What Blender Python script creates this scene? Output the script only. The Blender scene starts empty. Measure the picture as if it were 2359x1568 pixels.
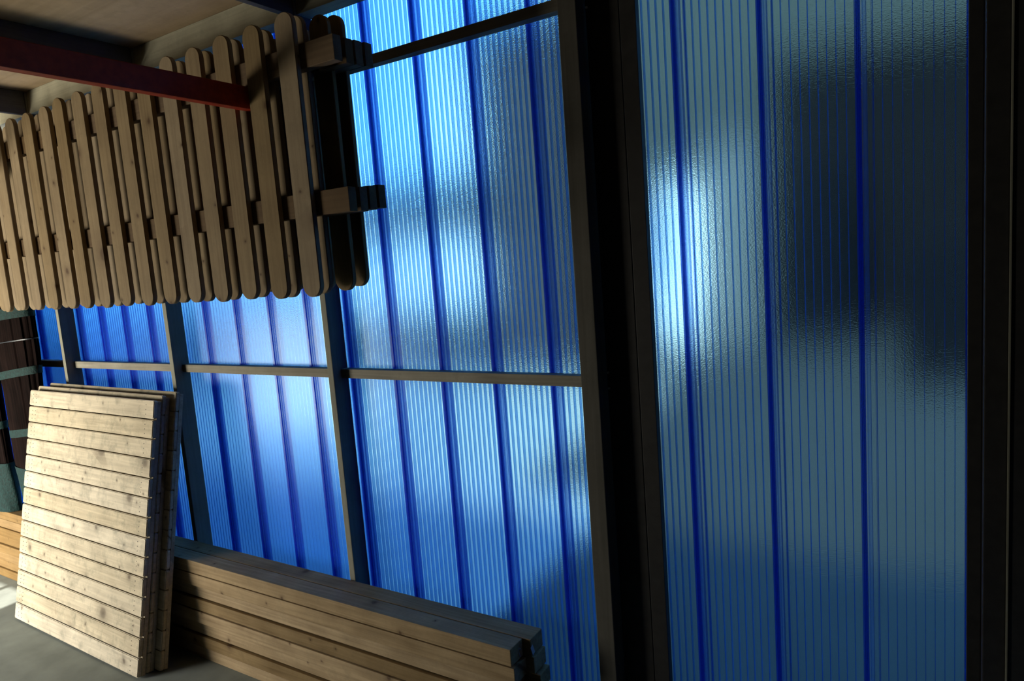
import bpy, bmesh, math, random
from mathutils import Matrix, Vector

# ------------------------------------------------------------------ camera, sky, sun, daylight, exposure
sc = bpy.context.scene
C = sc.collection
H = 2.03                       # eye height above the concrete floor; z values below are given from eye level
random.seed(7)

cam_d = bpy.data.cameras.new('camera')
cam_d.sensor_width = 36.0
cam_d.lens = 24.0
cam_d.clip_start = 0.02
cam_d.clip_end = 500
cam = bpy.data.objects.new('camera', cam_d)
C.objects.link(cam)
# world axes written in camera space (x right, y down, z forward)
vX = Vector((0.84931826, -0.00162781, -0.52787863))
vY = Vector((0.52250483, -0.1397645, 0.8411032))
vZ = Vector((-0.07514785, -0.99018343, -0.11785401))
m = Matrix(((vX.x, -vX.y, -vX.z, 0), (vY.x, -vY.y, -vY.z, 0), (vZ.x, -vZ.y, -vZ.z, H), (0, 0, 0, 1)))
cam.matrix_world = m
sc.camera = cam

sc.view_settings.view_transform = 'Standard'
sc.view_settings.look = 'None'
sc.view_settings.gamma = 1.0
sc.view_settings.use_curve_mapping = False
sc.view_settings.exposure = 0.0
sc.cycles.max_bounces = 14
sc.cycles.transmission_bounces = 12
sc.cycles.transparent_max_bounces = 24
sc.cycles.diffuse_bounces = 1
sc.cycles.glossy_bounces = 4
sc.cycles.sample_clamp_indirect = 4.0
sc.cycles.blur_glossy = 0.5
sc.cycles.use_denoising = True

SKY_STRENGTH = 2.8
SUN_STRENGTH = 9.0
DOOR_WATTS = 225.0

world = bpy.data.worlds.new('sky')
sc.world = world
world.use_nodes = True
nt = world.node_tree
nt.nodes.clear()
tc = nt.nodes.new('ShaderNodeTexCoord')
sep = nt.nodes.new('ShaderNodeSeparateXYZ')
nt.links.new(tc.outputs['Generated'], sep.inputs[0])
ramp = nt.nodes.new('ShaderNodeValToRGB')
ramp.color_ramp.elements[0].position = 0.0
ramp.color_ramp.elements[0].color = (0.50, 0.82, 1.0, 1)
ramp.color_ramp.elements[1].position = 0.6
ramp.color_ramp.elements[1].color = (0.05, 0.38, 1.0, 1)
nt.links.new(sep.outputs['Z'], ramp.inputs[0])
cl = nt.nodes.new('ShaderNodeTexNoise')
cl.inputs['Scale'].default_value = 2.6
cl.inputs['Detail'].default_value = 4
nt.links.new(tc.outputs['Generated'], cl.inputs['Vector'])
clr = nt.nodes.new('ShaderNodeValToRGB')
clr.color_ramp.elements[0].position = 0.45
clr.color_ramp.elements[0].color = (0, 0, 0, 1)
clr.color_ramp.elements[1].position = 0.65
clr.color_ramp.elements[1].color = (1, 1, 1, 1)
nt.links.new(cl.outputs['Fac'], clr.inputs[0])
mx = nt.nodes.new('ShaderNodeMixRGB')
mx.inputs[2].default_value = (0.95, 0.97, 1.0, 1)
nt.links.new(clr.outputs[0], mx.inputs[0])
nt.links.new(ramp.outputs[0], mx.inputs[1])
bg = nt.nodes.new('ShaderNodeBackground')
bg.inputs['Strength'].default_value = SKY_STRENGTH
nt.links.new(mx.outputs[0], bg.inputs['Color'])
wo = nt.nodes.new('ShaderNodeOutputWorld')
nt.links.new(bg.outputs[0], wo.inputs[0])

sun_dir = Vector((0.12, 0.54, -0.83)).normalized()
sd = bpy.data.lights.new('sun', 'SUN')
sd.energy = SUN_STRENGTH
sd.angle = math.radians(0.6)
sd.color = (1.0, 0.93, 0.82)
sun = bpy.data.objects.new('sun', sd)
sun.rotation_euler = sun_dir.to_track_quat('-Z', 'Y').to_euler()
sun.location = (-6, -8, 12)
C.objects.link(sun)

# daylight entering through the doorway in the back wall
ad = bpy.data.lights.new('doorway_daylight', 'AREA')
ad.shape = 'RECTANGLE'
ad.size = 2.0
ad.size_y = 1.4
ad.spread = math.radians(155)
ad.energy = DOOR_WATTS
ad.color = (1.0, 0.92, 0.76)
al = bpy.data.objects.new('doorway_daylight', ad)
al.location = (-6.6, -0.92, 0.9)
al.rotation_euler = Vector((0.0, 1.0, 0.0)).to_track_quat('-Z', 'Z').to_euler()
C.objects.link(al)

# ------------------------------------------------------------------ material helpers
def new_mat(name):
    mt = bpy.data.materials.new(name)
    mt.use_nodes = True
    mt.node_tree.nodes.clear()
    return mt, mt.node_tree.nodes, mt.node_tree.links

def wood(name, light, dark, axis='X', knot=(0.10, 0.05, 0.02), rough=0.75, grain=1.0, knots=True, stain=0.0, vary=0.18, knot_scale=1.0, knot_size=0.06, mottle=0.35, spec=0.3):
    """sawn softwood: fine grain along `axis`, knots, slow tone changes; every object gets its own piece of it"""
    mt, N, L = new_mat(name)
    tcn = N.new('ShaderNodeTexCoord')
    oi = N.new('ShaderNodeObjectInfo')
    mul = N.new('ShaderNodeVectorMath'); mul.operation = 'SCALE'
    comb = N.new('ShaderNodeCombineXYZ')
    for k in range(3):
        L.new(oi.outputs['Random'], comb.inputs[k])
    L.new(comb.outputs[0], mul.inputs[0]); mul.inputs['Scale'].default_value = 57.3
    add = N.new('ShaderNodeVectorMath'); add.operation = 'ADD'
    L.new(tcn.outputs['Object'], add.inputs[0]); L.new(mul.outputs[0], add.inputs[1])
    mp = N.new('ShaderNodeMapping')
    s = [60 * grain] * 3
    s['XYZ'.index(axis)] = 2.2 * grain
    mp.inputs['Scale'].default_value = s
    L.new(add.outputs[0], mp.inputs['Vector'])
    n1 = N.new('ShaderNodeTexNoise'); n1.inputs['Scale'].default_value = 1.0; n1.inputs['Detail'].default_value = 5
    n1.inputs['Distortion'].default_value = 0.6
    L.new(mp.outputs[0], n1.inputs['Vector'])
    # slow tone
    n2 = N.new('ShaderNodeTexNoise'); n2.inputs['Scale'].default_value = 7.0; n2.inputs['Detail'].default_value = 3
    L.new(add.outputs[0], n2.inputs['Vector'])
    r1 = N.new('ShaderNodeValToRGB')
    r1.color_ramp.elements[0].position = 0.30; r1.color_ramp.elements[0].color = (*dark, 1)
    r1.color_ramp.elements[1].position = 0.66; r1.color_ramp.elements[1].color = (*light, 1)
    mixf = N.new('ShaderNodeMath'); mixf.operation = 'MULTIPLY_ADD'
    L.new(n1.outputs['Fac'], mixf.inputs[0]); mixf.inputs[1].default_value = 0.55
    m2 = N.new('ShaderNodeMath'); m2.operation = 'MULTIPLY'; m2.inputs[1].default_value = 0.5
    L.new(n2.outputs['Fac'], m2.inputs[0]); L.new(m2.outputs[0], mixf.inputs[2])
    L.new(mixf.outputs[0], r1.inputs[0])
    col = r1.outputs[0]
    if knots:
        sx = N.new('ShaderNodeSeparateXYZ'); L.new(add.outputs[0], sx.inputs[0])
        other = N.new('ShaderNodeMath'); other.operation = 'ADD'
        oth = [q for q in 'XYZ' if q != axis]
        L.new(sx.outputs[oth[0]], other.inputs[0]); L.new(sx.outputs[oth[1]], other.inputs[1])
        cb = N.new('ShaderNodeCombineXYZ')
        L.new(sx.outputs[axis], cb.inputs[0]); L.new(other.outputs[0], cb.inputs[1])
        dn = N.new('ShaderNodeTexNoise'); dn.inputs['Scale'].default_value = 30.0
        L.new(cb.outputs[0], dn.inputs['Vector'])
        dm = N.new('ShaderNodeMixRGB'); dm.blend_type = 'LINEAR_LIGHT'; dm.inputs[0].default_value = 0.008
        L.new(cb.outputs[0], dm.inputs[1]); L.new(dn.outputs['Color'], dm.inputs[2])
        vo = N.new('ShaderNodeTexVoronoi'); vo.voronoi_dimensions = '2D'; vo.inputs['Scale'].default_value = 5.0 * knot_scale
        L.new(dm.outputs[0], vo.inputs['Vector'])
        kr = N.new('ShaderNodeValToRGB')
        e = kr.color_ramp.elements
        e[0].position = 0.0; e[0].color = (1, 1, 1, 1)
        e[1].position = knot_size * 5.0; e[1].color = (0, 0, 0, 1)
        e2 = kr.color_ramp.elements.new(knot_size); e2.color = (0.8, 0.8, 0.8, 1)
        e3 = kr.color_ramp.elements.new(knot_size * 1.6); e3.color = (0.42, 0.42, 0.42, 1)
        e4 = kr.color_ramp.elements.new(knot_size * 3.0); e4.color = (0.16, 0.16, 0.16, 1)
        sc_ = N.new('ShaderNodeSeparateColor'); L.new(vo.outputs['Color'], sc_.inputs[0])
        gr = N.new('ShaderNodeMapRange'); gr.inputs['From Min'].default_value = 0.35; gr.inputs['From Max'].default_value = 1.0
        gr.inputs['To Min'].default_value = 6.0; gr.inputs['To Max'].default_value = 0.75
        L.new(sc_.outputs[0], gr.inputs['Value'])
        dv = N.new('ShaderNodeMath'); dv.operation = 'MULTIPLY'
        L.new(vo.outputs['Distance'], dv.inputs[0]); L.new(gr.outputs[0], dv.inputs[1])
        L.new(dv.outputs[0], kr.inputs[0])
        km = N.new('ShaderNodeMixRGB'); km.inputs[2].default_value = (*knot, 1)
        L.new(kr.outputs[0], km.inputs[0]); L.new(col, km.inputs[1])
        col = km.outputs[0]
    if mottle:
        mn = N.new('ShaderNodeTexNoise'); mn.inputs['Scale'].default_value = 14.0; mn.inputs['Detail'].default_value = 7
        mn.inputs['Roughness'].default_value = 0.65
        L.new(add.outputs[0], mn.inputs['Vector'])
        mr_ = N.new('ShaderNodeValToRGB')
        mr_.color_ramp.elements[0].position = 0.48; mr_.color_ramp.elements[0].color = (0, 0, 0, 1)
        mr_.color_ramp.elements[1].position = 0.75; mr_.color_ramp.elements[1].color = (mottle, mottle, mottle, 1)
        L.new(mn.outputs['Fac'], mr_.inputs[0])
        mm = N.new('ShaderNodeMixRGB'); mm.inputs[2].default_value = (dark[0] * 0.45, dark[1] * 0.5, dark[2] * 0.5, 1)
        L.new(mr_.outputs[0], mm.inputs[0]); L.new(col, mm.inputs[1])
        col = mm.outputs[0]
    if stain:
        sn = N.new('ShaderNodeTexNoise'); sn.inputs['Scale'].default_value = 9.0; sn.inputs['Detail'].default_value = 8
        sn.inputs['Roughness'].default_value = 0.7
        L.new(add.outputs[0], sn.inputs['Vector'])
        sr = N.new('ShaderNodeValToRGB')
        sr.color_ramp.elements[0].position = 0.62; sr.color_ramp.elements[0].color = (0, 0, 0, 1)
        sr.color_ramp.elements[1].position = 0.72; sr.color_ramp.elements[1].color = (stain, stain, stain, 1)
        L.new(sn.outputs['Fac'], sr.inputs[0])
        sm = N.new('ShaderNodeMixRGB'); sm.inputs[2].default_value = (0.20, 0.105, 0.06, 1)
        L.new(sr.outputs[0], sm.inputs[0]); L.new(col, sm.inputs[1])
        col = sm.outputs[0]
    # tone differs from piece to piece
    hv = N.new('ShaderNodeHueSaturation')
    mr = N.new('ShaderNodeMapRange'); mr.inputs['To Min'].default_value = 1 - vary; mr.inputs['To Max'].default_value = 1 + vary
    L.new(oi.outputs['Random'], mr.inputs['Value']); L.new(mr.outputs[0], hv.inputs['Value'])
    ms = N.new('ShaderNodeMapRange'); ms.inputs['To Min'].default_value = 1.12; ms.inputs['To Max'].default_value = 0.86
    L.new(oi.outputs['Random'], ms.inputs['Value']); L.new(ms.outputs[0], hv.inputs['Saturation'])
    L.new(col, hv.inputs['Color'])
    bs = N.new('ShaderNodeBsdfPrincipled')
    L.new(hv.outputs[0], bs.inputs['Base Color'])
    bs.inputs['Roughness'].default_value = rough
    bs.inputs['Specular IOR Level'].default_value = spec
    bp = N.new('ShaderNodeBump'); bp.inputs['Strength'].default_value = 0.25; bp.inputs['Distance'].default_value = 0.002
    L.new(n1.outputs['Fac'], bp.inputs['Height']); L.new(bp.outputs[0], bs.inputs['Normal'])
    o = N.new('ShaderNodeOutputMaterial'); L.new(bs.outputs[0], o.inputs[0])
    return mt

def plain(name, col, rough=0.6, metal=0.0, noise=0.0, nscale=30.0, spec=0.3, bump=0.0):
    mt, N, L = new_mat(name)
    bs = N.new('ShaderNodeBsdfPrincipled')
    bs.inputs['Base Color'].default_value = (*col, 1)
    bs.inputs['Roughness'].default_value = rough
    bs.inputs['Metallic'].default_value = metal
    bs.inputs['Specular IOR Level'].default_value = spec
    if noise or bump:
        tcn = N.new('ShaderNodeTexCoord')
        n = N.new('ShaderNodeTexNoise'); n.inputs['Scale'].default_value = nscale; n.inputs['Detail'].default_value = 6
        L.new(tcn.outputs['Object'], n.inputs['Vector'])
        if noise:
            r = N.new('ShaderNodeValToRGB')
            r.color_ramp.elements[0].position = 0.3
            r.color_ramp.elements[0].color = (*[c * (1 - noise) for c in col], 1)
            r.color_ramp.elements[1].position = 0.7
            r.color_ramp.elements[1].color = (*[min(1, c * (1 + noise)) for c in col], 1)
            L.new(n.outputs['Fac'], r.inputs[0]); L.new(r.outputs[0], bs.inputs['Base Color'])
        if bump:
            b = N.new('ShaderNodeBump'); b.inputs['Strength'].default_value = bump; b.inputs['Distance'].default_value = 0.01
            L.new(n.outputs['Fac'], b.inputs['Height']); L.new(b.outputs[0], bs.inputs['Normal'])
    o = N.new('ShaderNodeOutputMaterial'); L.new(bs.outputs[0], o.inputs[0])
    return mt

def frosted(name, tint, rough):
    mt, N, L = new_mat(name)
    g = N.new('ShaderNodeBsdfGlass'); g.inputs['Color'].default_value = (*tint, 1)
    g.inputs['Roughness'].default_value = rough; g.inputs['IOR'].default_value = 1.5
    tcn = N.new('ShaderNodeTexCoord')
    mp = N.new('ShaderNodeMapping'); mp.inputs['Scale'].default_value = (160, 160, 300)
    L.new(tcn.outputs['Object'], mp.inputs['Vector'])
    n = N.new('ShaderNodeTexNoise'); n.inputs['Scale'].default_value = 1.0; n.inputs['Detail'].default_value = 2
    L.new(mp.outputs[0], n.inputs['Vector'])
    b = N.new('ShaderNodeBump'); b.inputs['Strength'].default_value = 0.35; b.inputs['Distance'].default_value = 0.0015
    L.new(n.outputs['Fac'], b.inputs['Height']); L.new(b.outputs[0], g.inputs['Normal'])
    o = N.new('ShaderNodeOutputMaterial'); L.new(g.outputs[0], o.inputs[0])
    return mt

def film(name, tint, body, scatter, gloss=0.04):
    """thin coloured plastic wall: mostly see-through, partly scattering"""
    mt, N, L = new_mat(name)
    t = N.new('ShaderNodeBsdfTransparent'); t.inputs['Color'].default_value = (*tint, 1)
    tl = N.new('ShaderNodeBsdfTranslucent'); tl.inputs['Color'].default_value = (*body, 1)
    g = N.new('ShaderNodeBsdfGlossy'); g.inputs['Roughness'].default_value = 0.25
    g.inputs['Color'].default_value = (0.6, 0.8, 1.0, 1)
    m1 = N.new('ShaderNodeMixShader'); m1.inputs[0].default_value = scatter
    L.new(t.outputs[0], m1.inputs[1]); L.new(tl.outputs[0], m1.inputs[2])
    m2 = N.new('ShaderNodeMixShader'); m2.inputs[0].default_value = gloss
    L.new(m1.outputs[0], m2.inputs[1]); L.new(g.outputs[0], m2.inputs[2])
    o = N.new('ShaderNodeOutputMaterial'); L.new(m2.outputs[0], o.inputs[0])
    return mt

# skins, webs and seams of the hollow blue plastic sheeting
M_SKIN = frosted('sheet_outer_skin', (0.80, 0.97, 0.99), 0.12)
M_INNER = film('sheet_inner_skin', (0.76, 0.90, 0.94), (0.5, 0.75, 0.95), 0.015, 0.03)
M_WEB = film('sheet_web', (0.58, 0.77, 0.96), (0.08, 0.32, 0.95), 0.20, 0.03)
M_SEAM = film('sheet_seam', (0.32, 0.47, 0.84), (0.03, 0.12, 0.62), 0.35, 0.03)
# woods
M_PICKET = wood('picket_wood', (0.39, 0.285, 0.155), (0.24, 0.165, 0.085), 'Z', vary=0.12, knot_scale=0.8, knot_size=0.085)
M_RAIL_F = wood('fence_rail_wood', (0.20, 0.125, 0.058), (0.12, 0.07, 0.03), 'X')  # darker than the pickets: the shade of the gaps is in this colour
M_SLAT = wood('slat_wood', (0.76, 0.65, 0.47), (0.44, 0.37, 0.26), 'X', knot=(0.16, 0.12, 0.08), stain=0.4, vary=0.07, knot_scale=0.85, mottle=0.7, knot_size=0.10)
M_TIMBER = wood('timber_wood', (0.46, 0.32, 0.165), (0.22, 0.14, 0.06), 'X', vary=0.35, knot_scale=0.8, knot_size=0.085)
M_WARM = wood('warm_timber_wood', (0.36, 0.23, 0.10), (0.22, 0.13, 0.05), 'X', vary=0.22)
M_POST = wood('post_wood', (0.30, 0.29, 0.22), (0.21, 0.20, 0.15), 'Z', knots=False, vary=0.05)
M_POST_DIM = wood('dimmed_post_wood', (0.13, 0.12, 0.10), (0.08, 0.075, 0.06), 'Z', knots=False, vary=0.02)  # post wood darkened for the light falling off towards the wide post
M_RAILW = wood('wall_rail_wood', (0.36, 0.33, 0.26), (0.20, 0.18, 0.14), 'X', knots=False, vary=0.05)
M_FRAME = plain('black_frame', (0.030, 0.028, 0.026), 0.6, noise=0.2)
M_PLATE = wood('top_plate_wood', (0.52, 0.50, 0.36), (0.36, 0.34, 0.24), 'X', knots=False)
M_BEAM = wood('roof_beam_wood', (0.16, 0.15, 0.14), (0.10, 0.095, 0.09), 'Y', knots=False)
M_PLY = wood('plywood', (0.46, 0.33, 0.19), (0.34, 0.24, 0.13), 'X', knot=(0.28, 0.17, 0.08), grain=0.35, knot_scale=0.3, knot_size=0.02)
M_RED = plain('red_paint', (0.42, 0.035, 0.012), 0.45, noise=0.25, nscale=40)
M_STEEL = plain('zinc_steel', (0.6, 0.6, 0.6), 0.3, metal=1.0)
M_NAIL = plain('nail_steel', (0.10, 0.085, 0.07), 0.6)
M_CONC = plain('concrete', (0.25, 0.28, 0.26), 0.85, noise=0.14, nscale=7.0, bump=0.1)
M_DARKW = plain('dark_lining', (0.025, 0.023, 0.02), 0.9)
M_TEAL = plain('teal_netting', (0.003, 0.026, 0.025), 0.8, noise=0.4, nscale=60, bump=0.5)
M_STEM = wood('brushwood', (0.016, 0.010, 0.009), (0.002, 0.002, 0.002), 'Z', knots=False, spec=0.02, rough=0.95, grain=1.2, vary=0.1)
M_WRAP = plain('clear_wrap_line', (0.04, 0.045, 0.055), 0.3)
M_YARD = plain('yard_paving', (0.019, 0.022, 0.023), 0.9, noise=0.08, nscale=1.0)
M_GWALL = plain('grey_render', (0.048, 0.052, 0.048), 0.9, noise=0.1, nscale=1.5)
M_BROWND = plain('dark_brown_boarding', (0.008, 0.007, 0.007), 0.95, spec=0.02)
M_BROWNW = plain('brown_boarding', (0.045, 0.038, 0.040), 0.9)
M_WHITE = plain('white_panel', (0.85, 0.86, 0.87), 0.5)
M_BLACK = plain('black_body', (0.004, 0.004, 0.005), 0.9, spec=0.05)
M_PALEG = plain('pale_grey_panel', (0.13, 0.135, 0.14), 0.8)
M_SHADE_OFFSET = plain('shade_offset_paving', (0.036, 0.040, 0.042), 0.95, noise=0.15, nscale=2.0)  # lighter than the yard, to soften the building's shadow edge
M_SHADE_LIFT = plain('lightened_paving', (0.32, 0.33, 0.34), 0.95, noise=0.2, nscale=3.0)  # ground paled to lift the building's shade at the wall foot
M_LEAF = plain('hedge_green', (0.03, 0.045, 0.03), 0.9, noise=0.5, nscale=5)
M_SUNLIT = plain('sunlit_paving', (0.30, 0.30, 0.28), 0.9, noise=0.08, nscale=1.0)  # paleness stands in for sunlit yard ground
M_TAG = plain('plastic_tag', (0.55, 0.57, 0.62), 0.35)

# ------------------------------------------------------------------ object helpers
def link(name, me, mats, parent=None):
    o = bpy.data.objects.new(name, me)
    for mt in (mats if isinstance(mats, (list, tuple)) else [mats]):
        if mt.name not in me.materials:
            me.materials.append(mt)
    C.objects.link(o)
    if parent is not None:
        o.parent = parent
    return o

def empty(name, loc, rot=(0, 0, 0)):
    o = bpy.data.objects.new(name, None)
    o.empty_display_size = 0.1
    o.location = (loc[0], loc[1], loc[2] + H)
    o.rotation_euler = rot
    C.objects.link(o)
    return o

def tag(o, label, cat, group=None):
    o['label'] = label
    o['category'] = cat
    if group:
        o['group'] = group
    return o

def structure(o):
    o['kind'] = 'structure'
    return o

def bm_box(bm, x0, x1, y0, y1, z0, z1, bev=0.0, mi=0):
    r = bmesh.ops.create_cube(bm, size=1.0)
    vs = r['verts']
    for v in vs:
        v.co = Vector(((x0 + x1) / 2 + v.co.x * (x1 - x0), (y0 + y1) / 2 + v.co.y * (y1 - y0), (z0 + z1) / 2 + v.co.z * (z1 - z0)))
    fs = list({f for v in vs for f in v.link_faces})
    for f in fs:
        f.material_index = mi
    if bev:
        es = list({e for v in vs for e in v.link_edges})
        bmesh.ops.bevel(bm, geom=es, offset=bev, segments=2, affect='EDGES', profile=0.6)

def done(bm, name):
    bmesh.ops.recalc_face_normals(bm, faces=bm.faces[:])
    me = bpy.data.meshes.new(name)
    bm.to_mesh(me)
    bm.free()
    return me

def box_obj(name, x0, x1, y0, y1, z0, z1, mat, parent=None, bev=0.002, world_z=True):
    """a bevelled board given by its extents; its origin sits at its middle (or in its parent's space)"""
    cx, cy, cz = (x0 + x1) / 2, (y0 + y1) / 2, (z0 + z1) / 2
    bm = bmesh.new()
    bm_box(bm, x0 - cx, x1 - cx, y0 - cy, y1 - cy, z0 - cz, z1 - cz, bev)
    o = link(name, done(bm, name), mat, parent)
    o.location = (cx, cy, cz + (H if (world_z and parent is None) else 0))
    return o

def prism(name, outline, y0, y1, mat, parent=None, bev=0.002):
    """an outline in x,z pushed from y0 to y1"""
    bm = bmesh.new()
    vs = [bm.verts.new((x, y0, z)) for x, z in outline]
    f = bm.faces.new(vs)
    r = bmesh.ops.extrude_face_region(bm, geom=[f])
    for v in [g for g in r['geom'] if isinstance(g, bmesh.types.BMVert)]:
        v.co.y = y1
    bmesh.ops.recalc_face_normals(bm, faces=bm.faces[:])
    if bev:
        es = [e for e in bm.edges if abs(e.verts[0].co.y - e.verts[1].co.y) < 1e-6]
        bmesh.ops.bevel(bm, geom=es, offset=bev, segments=1, affect='EDGES')
    return link(name, done(bm, name), mat, parent)

def cyl(bm, c, r, h, axis='Z', seg=16, mi=0):
    res = bmesh.ops.create_cone(bm, cap_ends=True, segments=seg, radius1=r, radius2=r, depth=h)
    rot = {'Z': Matrix.Identity(3), 'Y': Matrix.Rotation(math.pi / 2, 3, 'X'), 'X': Matrix.Rotation(math.pi / 2, 3, 'Y')}[axis]
    for v in res['verts']:
        v.co = rot @ v.co + Vector(c)
    for f in {f for v in res['verts'] for f in v.link_faces}:
        f.material_index = mi

ZF = -2.03       # floor
ZR = 1.26        # underside of the roof boards
YW = 2.30        # inner face of the blue sheeting
YB = -0.98       # back wall
XL, XR = -9.0, 1.6

# ------------------------------------------------------------------ floor, ceiling, walls
bm = bmesh.new(); bm_box(bm, XL, XR, YB, YW + 0.1, ZF - 0.15 + H, ZF + H)
structure(link('floor', done(bm, 'floor'), M_CONC))

# roof boards with an unseen slot added to cast the floor's sun patch
SUN_SLOT = (-6.95, -5.73, -0.62, -0.18)       # added sun slot x0,x1,y0,y1
bm = bmesh.new()
def deck(x0, x1, y0, y1):
    bm_box(bm, x0, x1, y0, y1, ZR + H, ZR + 0.016 + H)
    bm_box(bm, x0, x1, y0, y1, ZR + 0.016 + H, ZR + 0.07 + H)
xs = [XL, SUN_SLOT[0], SUN_SLOT[1], XR]
seams = [-4.87, -3.63, -2.39, -1.15, 0.09]
for y0, y1 in ((YB, SUN_SLOT[2]), (SUN_SLOT[3], 0.78), (0.783, YW + 0.12)):
    cuts = [XL, -7.35, -6.11] + seams + [XR]
    for a, b in zip(cuts, cuts[1:]):
        bm_box(bm, a + 0.0015, b - 0.0015, y0, y1, ZR + H, ZR + 0.016 + H)
bm_box(bm, XL, SUN_SLOT[0], SUN_SLOT[2], SUN_SLOT[3], ZR + H, ZR + 0.016 + H)
bm_box(bm, SUN_SLOT[1], XR, SUN_SLOT[2], SUN_SLOT[3], ZR + H, ZR + 0.016 + H)
bm_box(bm, XL, XR, YB, SUN_SLOT[2], ZR + 0.016 + H, ZR + 0.07 + H)
bm_box(bm, XL, XR, SUN_SLOT[3], YW + 0.12, ZR + 0.016 + H, ZR + 0.07 + H)
bm_box(bm, XL, SUN_SLOT[0], SUN_SLOT[2], SUN_SLOT[3], ZR + 0.016 + H, ZR + 0.07 + H)
bm_box(bm, SUN_SLOT[1], XR, SUN_SLOT[2], SUN_SLOT[3], ZR + 0.016 + H, ZR + 0.07 + H)
structure(link('ceiling', done(bm, 'ceiling'), M_PLY))

DX0, DX1, DZ = -8.1, -5.3, -0.1        # doorway in the back wall
bm = bmesh.new()
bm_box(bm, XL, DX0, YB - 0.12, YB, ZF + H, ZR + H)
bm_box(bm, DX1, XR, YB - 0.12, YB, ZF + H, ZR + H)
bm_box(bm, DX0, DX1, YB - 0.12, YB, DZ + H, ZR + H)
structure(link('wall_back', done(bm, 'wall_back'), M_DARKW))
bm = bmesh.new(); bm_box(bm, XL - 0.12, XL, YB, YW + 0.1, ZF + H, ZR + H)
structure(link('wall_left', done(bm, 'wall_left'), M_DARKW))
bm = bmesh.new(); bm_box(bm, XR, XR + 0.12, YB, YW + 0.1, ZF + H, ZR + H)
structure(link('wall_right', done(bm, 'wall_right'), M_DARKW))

# ------------------------------------------------------------------ the blue translucent wall: hollow sheets clipped together
wall = structure(empty('wall_front', (0, YW, ZF)))
PITCH = 0.27
SEAM_W = 0.044
DEPTH = 0.021
SH = ZR - ZF
def sheet_mesh():
    """one sheet between two seams: frosted outer skin, clear inner skin, nine webs"""
    bm = bmesh.new()
    w = PITCH
    # outer skin is a thin closed slab
    bm_box(bm, 0.0, w - 0.0004, DEPTH, DEPTH + 0.002, 0, SH, 0, 0)
    bmesh.ops.recalc_face_normals(bm, faces=bm.faces[:])
    def quad(pts, mi):
        f = bm.faces.new([bm.verts.new(p) for p in pts]); f.material_index = mi
    x0, x1 = SEAM_W, w
    quad([(x0, 0, 0), (x1, 0, 0), (x1, 0, SH), (x0, 0, SH)], 1)
    cell = (w - SEAM_W) / 9
    for k in range(9):
        x = x0 + cell * k
        if k == 0:
            x += 0.002
        for dx in (0.0, 0.0012):
            quad([(x + dx, 0.0003, 0), (x + dx, DEPTH - 0.0005, 0), (x + dx, DEPTH - 0.0005, SH), (x + dx, 0.0003, SH)], 2)
        quad([(x, 0.0002, 0), (x + 0.002, 0.0002, 0), (x + 0.002, 0.0002, SH), (x, 0.0002, SH)], 3)
    me = bpy.data.meshes.new('cladding_sheet')
    bm.to_mesh(me); bm.free()
    for mt in (M_SKIN, M_INNER, M_WEB, M_SEAM):
        me.materials.append(mt)
    return me
def seam_mesh():
    """the clipped seam: several deep blue walls close together, standing a little into the room"""
    bm = bmesh.new()
    def quad(pts, mi=0):
        f = bm.faces.new([bm.verts.new(p) for p in pts]); f.material_index = mi
    xs_ = [0.0, 0.005, 0.010, 0.015, 0.021, 0.030, 0.0435]
    for i, x in enumerate(xs_):
        quad([(x, -0.004, 0), (x, DEPTH - 0.0005, 0), (x, DEPTH - 0.0005, SH), (x, -0.004, SH)], 0 if i not in (4,) else 1)
    quad([(0.0, -0.004, 0), (0.015, -0.004, 0), (0.015, -0.004, SH), (0.0, -0.004, SH)])
    quad([(0.002, DEPTH * 0.5, 0), (0.015, DEPTH * 0.5, 0), (0.015, DEPTH * 0.5, SH), (0.002, DEPTH * 0.5, SH)])
    quad([(0.018, 0, 0), (0.030, 0, 0), (0.030, 0, SH), (0.018, 0, SH)], 1)
    quad([(0.030, 0.0004, 0), (0.0435, 0.0004, 0), (0.0435, 0.0004, SH), (0.030, 0.0004, SH)], 2)
    me = bpy.data.meshes.new('seam')
    bm.to_mesh(me); bm.free()
    me.materials.append(M_SEAM); me.materials.append(M_WEB); me.materials.append(M_INNER)
    return me
sm_, jm_ = sheet_mesh(), seam_mesh()
X_SEAM0 = -0.200
k = -2
while True:
    x = X_SEAM0 - PITCH * k
    if x < XL + 0.05:
        break
    o = bpy.data.objects.new('cladding_sheet', sm_); C.objects.link(o); o.parent = wall
    o.location = (x, 0, 0)
    o = bpy.data.objects.new('seam', jm_); C.objects.link(o); o.parent = wall
    o.location = (x, 0, 0)
    k += 1

# ------------------------------------------------------------------ posts, rails, plates, roof beams
def post(x0, x1, yf, label, mat=M_POST):
    o = box_obj('wall_post', x0, x1, yf, YW - 0.006, ZF, ZR - 0.0005, mat, bev=0.003)
    tag(o, label, 'post', 'upright posts of the blue wall')
    return o
PX = [(-1.098, -1.029), (-2.402, -2.367), (-3.653, -3.618), (-4.849, -4.814), (-6.09, -6.055), (-7.33, -7.295)]
PL = ['wide dark upright post left of the tall railless blue pane',
      'slim grey timber post behind the right end of the hanging picket fencing',
      'slim grey timber post rising just right of the leaning slatted panels',
      'slim grey timber post above the left half of the leaning slatted panels',
      'slim timber post farther left, behind the dark brushwood bundles',
      'last timber post at far left, out of direct view']
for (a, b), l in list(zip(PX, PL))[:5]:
    post(a, b, 2.20, l, M_POST_DIM if 'wide' in l else M_POST)

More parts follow.
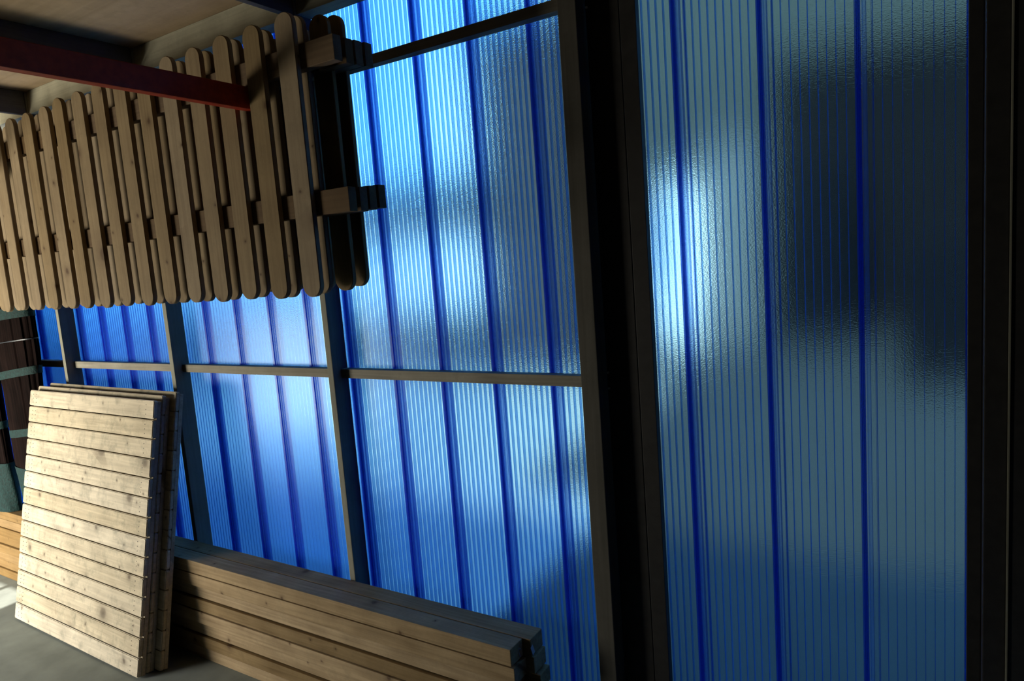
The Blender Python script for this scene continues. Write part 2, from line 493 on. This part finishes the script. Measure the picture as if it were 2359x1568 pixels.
# black frame boards left and right of the tall pane
fr = empty('door_frame', (-0.93, 2.264, ZF))
tag(fr, 'broad black frame board with a groove, left side of the tall blue pane', 'frame')
h_ = ZR - ZF - 0.001
o = box_obj('stile', -0.093, -0.001 + 0.028, 0, 0.03, 0, h_, M_FRAME, fr, 0.002)
o = box_obj('stile', 0.031, 0.088, -0.004, 0.03, 0, h_, M_FRAME, fr, 0.002)
for zz in (-0.436 - ZF, -0.494 - ZF, 0.835 - ZF):
    bmb = bmesh.new(); cyl(bmb, (0, 0, 0), 0.0045, 0.006, 'Y', 10)
    b = link('bolt', done(bmb, 'bolt'), M_STEEL, fr); b.location = (-0.087, -0.002, zz)
    b['label'] = 'shiny bolt head'
fr2 = empty('door_frame', (0.09, 2.264, ZF))
tag(fr2, 'black frame board along the right side of the tall blue pane', 'frame')
box_obj('stile', -0.016, 0.018, 0, 0.03, 0, h_, M_FRAME, fr2, 0.002)
o = box_obj('wall_post', 0.109, 0.162, 2.20, YW - 0.006, ZF, ZR - 0.0005, M_FRAME, bev=0.003)
tag(o, 'black upright between the right frame board and the rightmost column', 'post', 'upright posts of the blue wall')
o = box_obj('wall_post', 0.166, 0.42, 2.19, YW - 0.006, ZF, ZR - 0.0005, M_FRAME, bev=0.003)
tag(o, 'broad black column at the right edge of the photo', 'post', 'upright posts of the blue wall')
box_obj('edge_strip', -0.131, -0.1272, -0.0565, 0.04, -(ZR - ZF) / 2, (ZR - ZF) / 2 - 0.001, M_POST, o, 0)

bays = [(PX[i + 1][1] + 0.001, PX[i][0] - 0.001) for i in range(4)]
bn = ['left of the wide dark post',
      'just right of the leaning slatted panels',
      'over the leaning slatted panels',
      'in the farthest bay beside the brushwood']
for (a, b), n_ in zip(bays, bn):
    tag(box_obj('wall_rail', a, b, 2.25, YW - 0.006, -0.4915, -0.4485, M_RAILW), 'horizontal grey timber rail at mid height ' + n_, 'rail', 'rails of the blue wall')
    tag(box_obj('wall_rail', a, b, 2.25, YW - 0.006, 0.848, 0.889, M_RAILW), 'horizontal timber rail up high ' + n_, 'rail', 'rails of the blue wall')
    tag(box_obj('top_plate', a, b, 2.21, YW - 0.006, 1.125, ZR - 0.001, M_PLATE), 'pale timber plate under the roof boards ' + n_, 'beam', 'plates under the roof')

BL = ['dark roof beam over the wide dark post', 'dark roof beam over the post at the right end of the picket fencing, blue-lit beneath',
      'dark roof beam over the post right of the slatted panels', 'dark roof beam at upper left, just above the farthest pickets',
      'dark roof beam far left above the brushwood bundles']
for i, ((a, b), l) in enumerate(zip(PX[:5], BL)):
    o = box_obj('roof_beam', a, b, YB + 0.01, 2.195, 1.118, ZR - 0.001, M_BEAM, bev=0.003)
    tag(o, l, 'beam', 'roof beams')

# ------------------------------------------------------------------ red arms
def red_arm(x, y0, y1, z0, z1, label):
    a = empty('hanging_arm', (x, y0, z0))
    tag(a, label, 'beam', 'red steel arms')
    box_obj('arm', -0.040, 0, 0, y1 - y0, 0, z1 - z0, M_RED, a, 0.003)
    box_obj('hanger', -0.040, 0, -0.05, -0.0005, 0, ZR - z0 - 0.002, M_RED, a, 0.003)
    return a
red_arm(-2.188, 0.93, 1.868, 0.632, 0.714, 'dark red steel arm reaching in over the pickets from upper left')
red_arm(-4.302, 0.93, 1.868, 0.606, 0.690, 'red steel arm at the left photo edge beside the farthest pickets')

# ------------------------------------------------------------------ picket fence panels
PW, PP = 0.094, 0.177
def picket_outline(w, h):
    r, pts = w * 0.47, []
    for cx, cz, a0 in ((w / 2 - r, h - r, 0), (-w / 2 + r, h - r, 90), (-w / 2 + r, r, 180), (w / 2 - r, r, 270)):
        for i in range(7):
            a = math.radians(a0 + 15 * i)
            pts.append((cx + r * math.cos(a), cz + r * math.sin(a)))
    return pts
def picket_mesh(h):
    o = prism('picket', picket_outline(PW, h), -0.0, 0.021, M_PICKET, None, 0.0025)
    me = o.data
    bpy.data.objects.remove(o)
    return me
def make_panel(pm, rail_r, rail_l):
    """root at the lower right corner of the pickets; x runs to the left as negative"""
    root = empty('picket_fence_panel', (0, 0, 0))
    for i in range(10):
        p = bpy.data.objects.new('picket', pm); C.objects.link(p); p.parent = root
        p.location = (-PW / 2 - PP * i, 0, random.uniform(-0.004, 0.004))
    for z0 in (0.29, 0.80):
        box_obj('rail', rail_l, rail_r, 0.0215, 0.0595, z0, z0 + 0.085, M_RAIL_F, root, 0.002)
    return root
def dup(root):
    r = root.copy(); C.objects.link(r)
    for ch in list(root.children):
        c = ch.copy(); C.objects.link(c); c.parent = r
    return r
pm_near, pm_far = picket_mesh(1.0), picket_mesh(0.985)
depth_words = ['frontmost', 'second from the front', 'third from the front', 'rearmost']
yy = [1.75, 1.812, 1.874, 1.936]
xx = [-1.90, -1.916, -1.858, -1.848]
zz = [-0.081, -0.079, -0.070, -0.062]
rail_end = [-1.736, -1.742, -1.755, -1.765]
L9 = PP * 9 + PW
for i in range(4):
    r = make_panel(pm_near, rail_end[i] - xx[i], -L9 - 0.020)
    r.location = (xx[i], yy[i], zz[i] + H)
    tag(r, 'picket fence panel at the right, nearest the camera, %s of its four' % depth_words[i], 'fence panel', 'hanging picket fence panels')
    r2 = make_panel(pm_far, 0.006, -L9 - 0.02)
    r2.location = (xx[i] - 1.734, yy[i], zz[i] + 0.004 + H)
    tag(r2, 'picket fence panel at the left photo edge, %s of its four' % depth_words[i], 'fence panel', 'hanging picket fence panels')

# ------------------------------------------------------------------ slatted panels leaning on the timber stack
LEAN = math.radians(11.5)
SL, SP = 1.441, 0.1038
def slat_mesh(SHH, nails=True):
    bm = bmesh.new()
    r = 0.010
    # rounded ends seen from the front: outline in x,z
    pts = []
    for cx, cz, a0 in ((SL - r, SHH - r, 0), (r, SHH - r, 90), (r, r, 180), (SL - r, r, 270)):
        for i in range(4):
            a = math.radians(a0 + 30 * i)
            pts.append((cx + r * math.cos(a), cz + r * math.sin(a)))
    f = bm.faces.new([bm.verts.new((x, 0, z)) for x, z in pts])
    e = bmesh.ops.extrude_face_region(bm, geom=[f])
    for v in [g for g in e['geom'] if isinstance(g, bmesh.types.BMVert)]:
        v.co.y = 0.022
    bmesh.ops.recalc_face_normals(bm, faces=bm.faces[:])
    es = [ed for ed in bm.edges if abs(ed.verts[0].co.y - ed.verts[1].co.y) < 1e-6]
    bmesh.ops.bevel(bm, geom=es, offset=0.0035, segments=2, affect='EDGES')
    for x in ((0.050, 0.092, SL - 0.075) if nails else ()):
        for z in (0.022, 0.047, 0.072):
            cyl(bm, (x, -0.0002, z), 0.0028, 0.0012, 'Y', 8, 1)
    me = bpy.data.meshes.new('slat'); bmesh.ops.recalc_face_normals(bm, faces=bm.faces[:]); bm.to_mesh(me); bm.free()
    me.materials.append(M_SLAT); me.materials.append(M_NAIL)
    return me
def make_slatted(slm):
    root = empty('slatted_fence_panel', (0, 0, 0))
    for i in range(14):
        s = bpy.data.objects.new('slat', slm); C.objects.link(s); s.parent = root
        s.location = (random.uniform(-0.002, 0.002), 0, SP * i)
    for x in (0.012, SL / 2 - 0.035, SL - 0.073):
        box_obj('batten', x, x + 0.07, 0.0222, 0.0435, 0.002, SP * 14 - 0.012, M_SLAT, root, 0.002)
    return root
sp0, sp1 = make_slatted(slat_mesh(0.0972)), make_slatted(slat_mesh(0.1030, False))
t_ = 0.0445
words = ['front pale slatted fence panel with fourteen horizontal boards, leaning outermost', 'middle slatted fence panel, only its top edge showing behind the front one',
         'rearmost slatted fence panel of the leaning three, against the timber stack']
for i in range(3):
    r = (sp0, sp1, None)[i] or dup(sp1)
    r.location = (-4.987 + (0, 0.004, 0.055)[i], 1.755 + i * t_ / math.cos(LEAN), ZF + 0.0445 * math.sin(LEAN) + H)
    r.rotation_euler = (-LEAN, 0, math.radians(-1.0))
    r.scale = (1, 1, (1.0, 1.008, 1.017)[i])
    tag(r, words[i], 'fence panel', 'leaning slatted fence panels')

# ------------------------------------------------------------------ long timbers stacked on the floor
TZ = -1.467
NL = 8
lh = (TZ - ZF) / NL
ord_ = ['top', 'second', 'third', 'fourth', 'fifth', 'sixth', 'seventh', 'bottom']
for i in range(NL):
    zt = TZ - lh * i
    off = [0.0, -0.003, 0.014, 0.002, -0.004, 0.010, -0.003, 0.004][i]
    xe = [-1.375, -1.362, -1.385, -1.35, -1.37, -1.36, -1.38, -1.36][i]
    xe2 = [-1.340, -1.330, -1.315, -1.312, -1.33, -1.34, -1.32, -1.34][i]
    gap = [0.0006, 0.003, 0.009, 0.006, 0.004, 0.007, 0.005, 0.005][i]
    a = box_obj('timber', xe - 3.6, xe, 2.010 + off, 2.099 + off, zt - lh + 0.0004, zt - gap, M_TIMBER, bev=0.003)
    tag(a, 'long timber, front one of the %s layer in the stack by the blue wall' % ord_[i], 'timber', 'timbers in the long stack by the wall')
    b = box_obj('timber', xe2 - 3.6, xe2, 2.103 + max(off, 0), 2.194, zt - lh + 0.0004, zt - gap, M_TIMBER, bev=0.003 if i != 3 else 0.012)
    tag(b, 'long timber, rear one of the %s layer in the stack by the blue wall' % ord_[i], 'timber', 'timbers in the long stack by the wall')
    if i == 0:
        bmt = bmesh.new(); bm_box(bmt, 0, 0.0012, -0.009, 0.009, -0.02, 0.02, 0.0003)
        tg = link('plastic_tag', done(bmt, 'plastic_tag'), M_TAG, b)
        tg.location = (1.8005, -0.035, -0.012); tg.rotation_euler = (math.radians(20), 0, 0)
        tg['label'] = 'small pale plastic tag on the end grain'
        bmt = bmesh.new()
        for q in range(10):
            a0, a1 = math.radians(20 * q), math.radians(20 * (q + 1))
            cyl(bmt, (0.0008, 0.008 * math.cos(a0), 0.012 * math.sin(a0)), 0.0012, 0.004, 'Z', 6)
        bm_box(bmt, 0, 0.0015, -0.010, -0.006, -0.022, 0.0, 0.0)
        tg2 = link('strap_loop', done(bmt, 'strap_loop'), M_TAG, a)
        tg2.location = (1.8005, 0.02, -0.004); tg2.rotation_euler = (math.radians(20), 0, 0)
        tg2['label'] = 'small pale plastic strap loop on the end grain'

# ------------------------------------------------------------------ warm-toned timbers at far left
lo = ['topmost', 'second', 'third', 'fourth', 'fifth', 'sixth', 'seventh', 'lowest']
bh = (-1.505 - ZF) / 8
for i in range(8):
    zt = -1.505 - bh * i
    off = [0.0, 0.003, -0.004, 0.006, -0.006, 0.004, 0.010, 0.0][i]
    o = box_obj('timber', -8.1, -5.02 - 0.02 * (i % 3), 2.03 + off, 2.185, zt - bh + 0.0005, zt - 0.003, M_WARM, bev=0.005)
    tag(o, 'warm yellow-brown timber, %s in the far left stack below the brushwood' % lo[i], 'timber', 'warm timbers at far left')

# ------------------------------------------------------------------ brushwood bundles wrapped with teal bands
def bundle(x, y, r, label, h=1.75, lean=0.0, taper=1.0):
    root = empty('brushwood_bundle', (x, y, -1.5045), (0, lean, 0))
    tag(root, label, 'brushwood bundle', 'brushwood bundles at far left')
    rnd = random.Random(int(abs(x) * 1000))
    seg, rings = 72, 22
    def prof(t):
        if t > 0.5:
            return 0.92 + 0.12 * taper * min(1, (t - 0.5) / 0.15)
        if t < 0.04:
            return 0.92 - taper * (0.37 - 4 * t)
        if t < 0.22 and taper == 1.0:
            return 0.71 + 0.21 * ((t - 0.04) / 0.18) ** 0.8
        return 0.92
    bm = bmesh.new()
    rr = [1 + rnd.uniform(-0.035, 0.035) for _ in range(seg)]
    grid = []
    for j in range(rings + 1):
        t = j / rings
        row = []
        for s in range(seg):
            a = 2 * math.pi * s / seg
            q = prof(t) * rr[s] * r * (1 + 0.012 * math.sin(9 * t + s))
            row.append(bm.verts.new((q * math.cos(a), 0.30 * q * math.sin(a), t * h + 0.001)))
        grid.append(row)
    for j in range(rings):
        for s in range(seg):
            bm.faces.new((grid[j][s], grid[j][(s + 1) % seg], grid[j + 1][(s + 1) % seg], grid[j + 1][s]))
    bm.faces.new(grid[0][::-1]); bm.faces.new(grid[-1])
    link('stems', done(bm, 'stems'), M_STEM, root)
    def ring(name, t0, t1, mat, infl=1.05, tilt=0.0, wav=0.0):
        bmr = bmesh.new()
        rows = []
        n = max(2, int((t1 - t0) / 0.02))
        for j in range(n + 1):
            t = t0 + (t1 - t0) * j / n
            row = []
            for s in range(seg):
                a = 2 * math.pi * s / seg
                q = prof(t) * r * (infl + wav * math.sin(7 * a + 20 * t) * 0.5)
                row.append((q * math.cos(a), 0.30 * q * math.sin(a), t * h + tilt * math.cos(a)))
            rows.append(row)
        ins = [[(p[0] * 0.97, p[1] * 0.97, p[2]) for p in row] for row in rows]
        allr = rows + ins[::-1]
        vv = [[bmr.verts.new(p) for p in row] for row in allr]
        for j in range(len(vv)):
            A, B = vv[j], vv[(j + 1) % len(vv)]
            for s in range(seg):
                bmr.faces.new((A[s], A[(s + 1) % seg], B[(s + 1) % seg], B[s]))
        return link(name, done(bmr, name), mat, root)
    ring('band', 0.325, 0.355, M_TEAL, tilt=0.03)['label'] = 'teal band'
    ring('band', 0.555, 0.585, M_TEAL, tilt=0.03)['label'] = 'teal band'
    ring('band', 0.775, 0.815, M_TEAL, tilt=0.02)['label'] = 'teal band'
    ring('wrap_line', 0.690, 0.694, M_WRAP, tilt=0.02)
    ring('base_net', 0.0, 0.20, M_TEAL, 1.09, wav=0.05)['label'] = 'green netting gathered round the foot'
    return root
bundle(-5.235, 2.105, 0.255, 'tall dark brushwood bundle with teal bands, right one beside the blue wall', lean=0.0)
bundle(-5.80, 2.08, 0.265, 'tall dark brushwood bundle with teal bands, left neighbour of the one beside the blue wall', taper=0.0)

# ------------------------------------------------------------------ outside, seen blurred through the sheeting
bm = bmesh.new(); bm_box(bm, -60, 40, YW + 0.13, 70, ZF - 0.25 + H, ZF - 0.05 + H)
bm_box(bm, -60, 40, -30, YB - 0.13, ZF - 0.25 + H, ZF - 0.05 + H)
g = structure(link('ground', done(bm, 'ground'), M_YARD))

def out_box(name, x0, x1, y0, y1, z0, z1, mat, label, cat, bev=0.05):
    o = box_obj(name, x0, x1, y0, y1, z0, z1, mat, bev=bev)
    return tag(o, label, cat)
b = empty('outbuilding', (0.0, 18.0, ZF - 0.05))
tag(b, 'grey building outside, blurred behind the top of the tall right pane', 'building')
box_obj('wall', -9.2, 9.0, 0, 5.0, 0, 15.0, M_GWALL, b, 0.02)
box_obj('roof', -9.3, 9.3, -0.3, 5.3, 15.0, 15.3, M_BLACK, b, 0.02)
b = empty('outbuilding', (-6.4, 10.8, ZF - 0.05))
tag(b, 'brown-grey building outside, blurred left of the wide dark post', 'building')
box_obj('wall', -0.9, 0.9, 0, 2.6, 0, 6.2, M_BROWNW, b, 0.02)
box_obj('roof', -1.0, 0.98, -0.2, 2.8, 6.2, 6.4, M_BLACK, b, 0.02)
b = empty('outbuilding', (-17.0, 22.0, ZF - 0.05))
tag(b, 'low white building with dark roof outside, blurred at centre', 'building')
box_obj('wall', -7.0, 3.0, 0, 5.0, 0, 3.6, M_WHITE, b, 0.02)
box_obj('roof', -7.2, 3.2, -0.3, 5.3, 3.6, 5.4, M_BLACK, b, 0.02)
b = empty('outbuilding', (-0.9, 15.6, ZF - 0.05))
tag(b, 'dark brown shed outside, blurred across the upper right pane', 'building')
box_obj('wall', -2.0, 2.4, 0, 2.0, 0, 5.3, M_BROWND, b, 0.02)
box_obj('roof', -2.1, 2.5, -0.15, 2.1, 5.3, 5.75, M_BLACK, b, 0.02)
out_box('sunlit_strip', -14.0, -3.35, 5.2, 10.0, ZF - 0.05, ZF - 0.03, M_SUNLIT, 'paving strip outside with sunlight in its pale colour, bright below the mid rail', 'paving', 0.0)
out_box('lightened_strip', -14.0, -2.2, 2.6, 5.18, ZF - 0.05, ZF - 0.035, M_SHADE_LIFT, 'ground strip outside along the foot of the blue wall, paled against the shade', 'paving', 0.0)
bm = bmesh.new()  # white wedge added outside, sloped to catch the sun
va = [bm.verts.new((x, y, z)) for x in (-0.75, 0.75) for y, z in ((0, 0), (0, 0.95), (2.1, 3.45), (2.5, 3.45), (2.5, 0))]
bm.faces.new(va[:5]); bm.faces.new(va[5:][::-1])
for q in range(5):
    bm.faces.new((va[q], va[(q + 1) % 5], va[5 + (q + 1) % 5], va[5 + q]))
o = link('sun_wedge', done(bm, 'sun_wedge'), M_WHITE)
o.location = (-4.85, 13.75, ZF - 0.05 + H)
tag(o, 'white slope added outside, angled to catch the sun, brightest blur of right pane', 'wedge')
out_box('grey_container', -4.05, -2.95, 13.9, 15.0, ZF - 0.05, 1.9, M_PALEG, 'pale grey box outside, blurred beside the bright white one', 'container')
out_box('dark_container', -2.40, -1.40, 14.3, 15.4, ZF - 0.05, 1.3, M_BLACK, 'dark upright shape outside, blurred in the middle of the right pane', 'container')
out_box('dark_container', -0.38, 0.80, 10.4, 12.0, ZF - 0.05, -0.2, M_BLACK, 'darkest low shape outside, blurred at the right of the pane', 'container')
out_box('shade_offset_strip', -2.18, 4.0, 2.6, 4.6, ZF - 0.05, ZF - 0.035, M_SHADE_OFFSET, 'paved strip outside at the foot of the right pane, lightened against the shade', 'paving', 0.0)
out_box('hedge', -16.0, -7.8, 13.5, 14.3, ZF - 0.05, -1.2, M_LEAF, 'low dark hedge outside, blurred above the mid rail', 'hedge', 0.1)
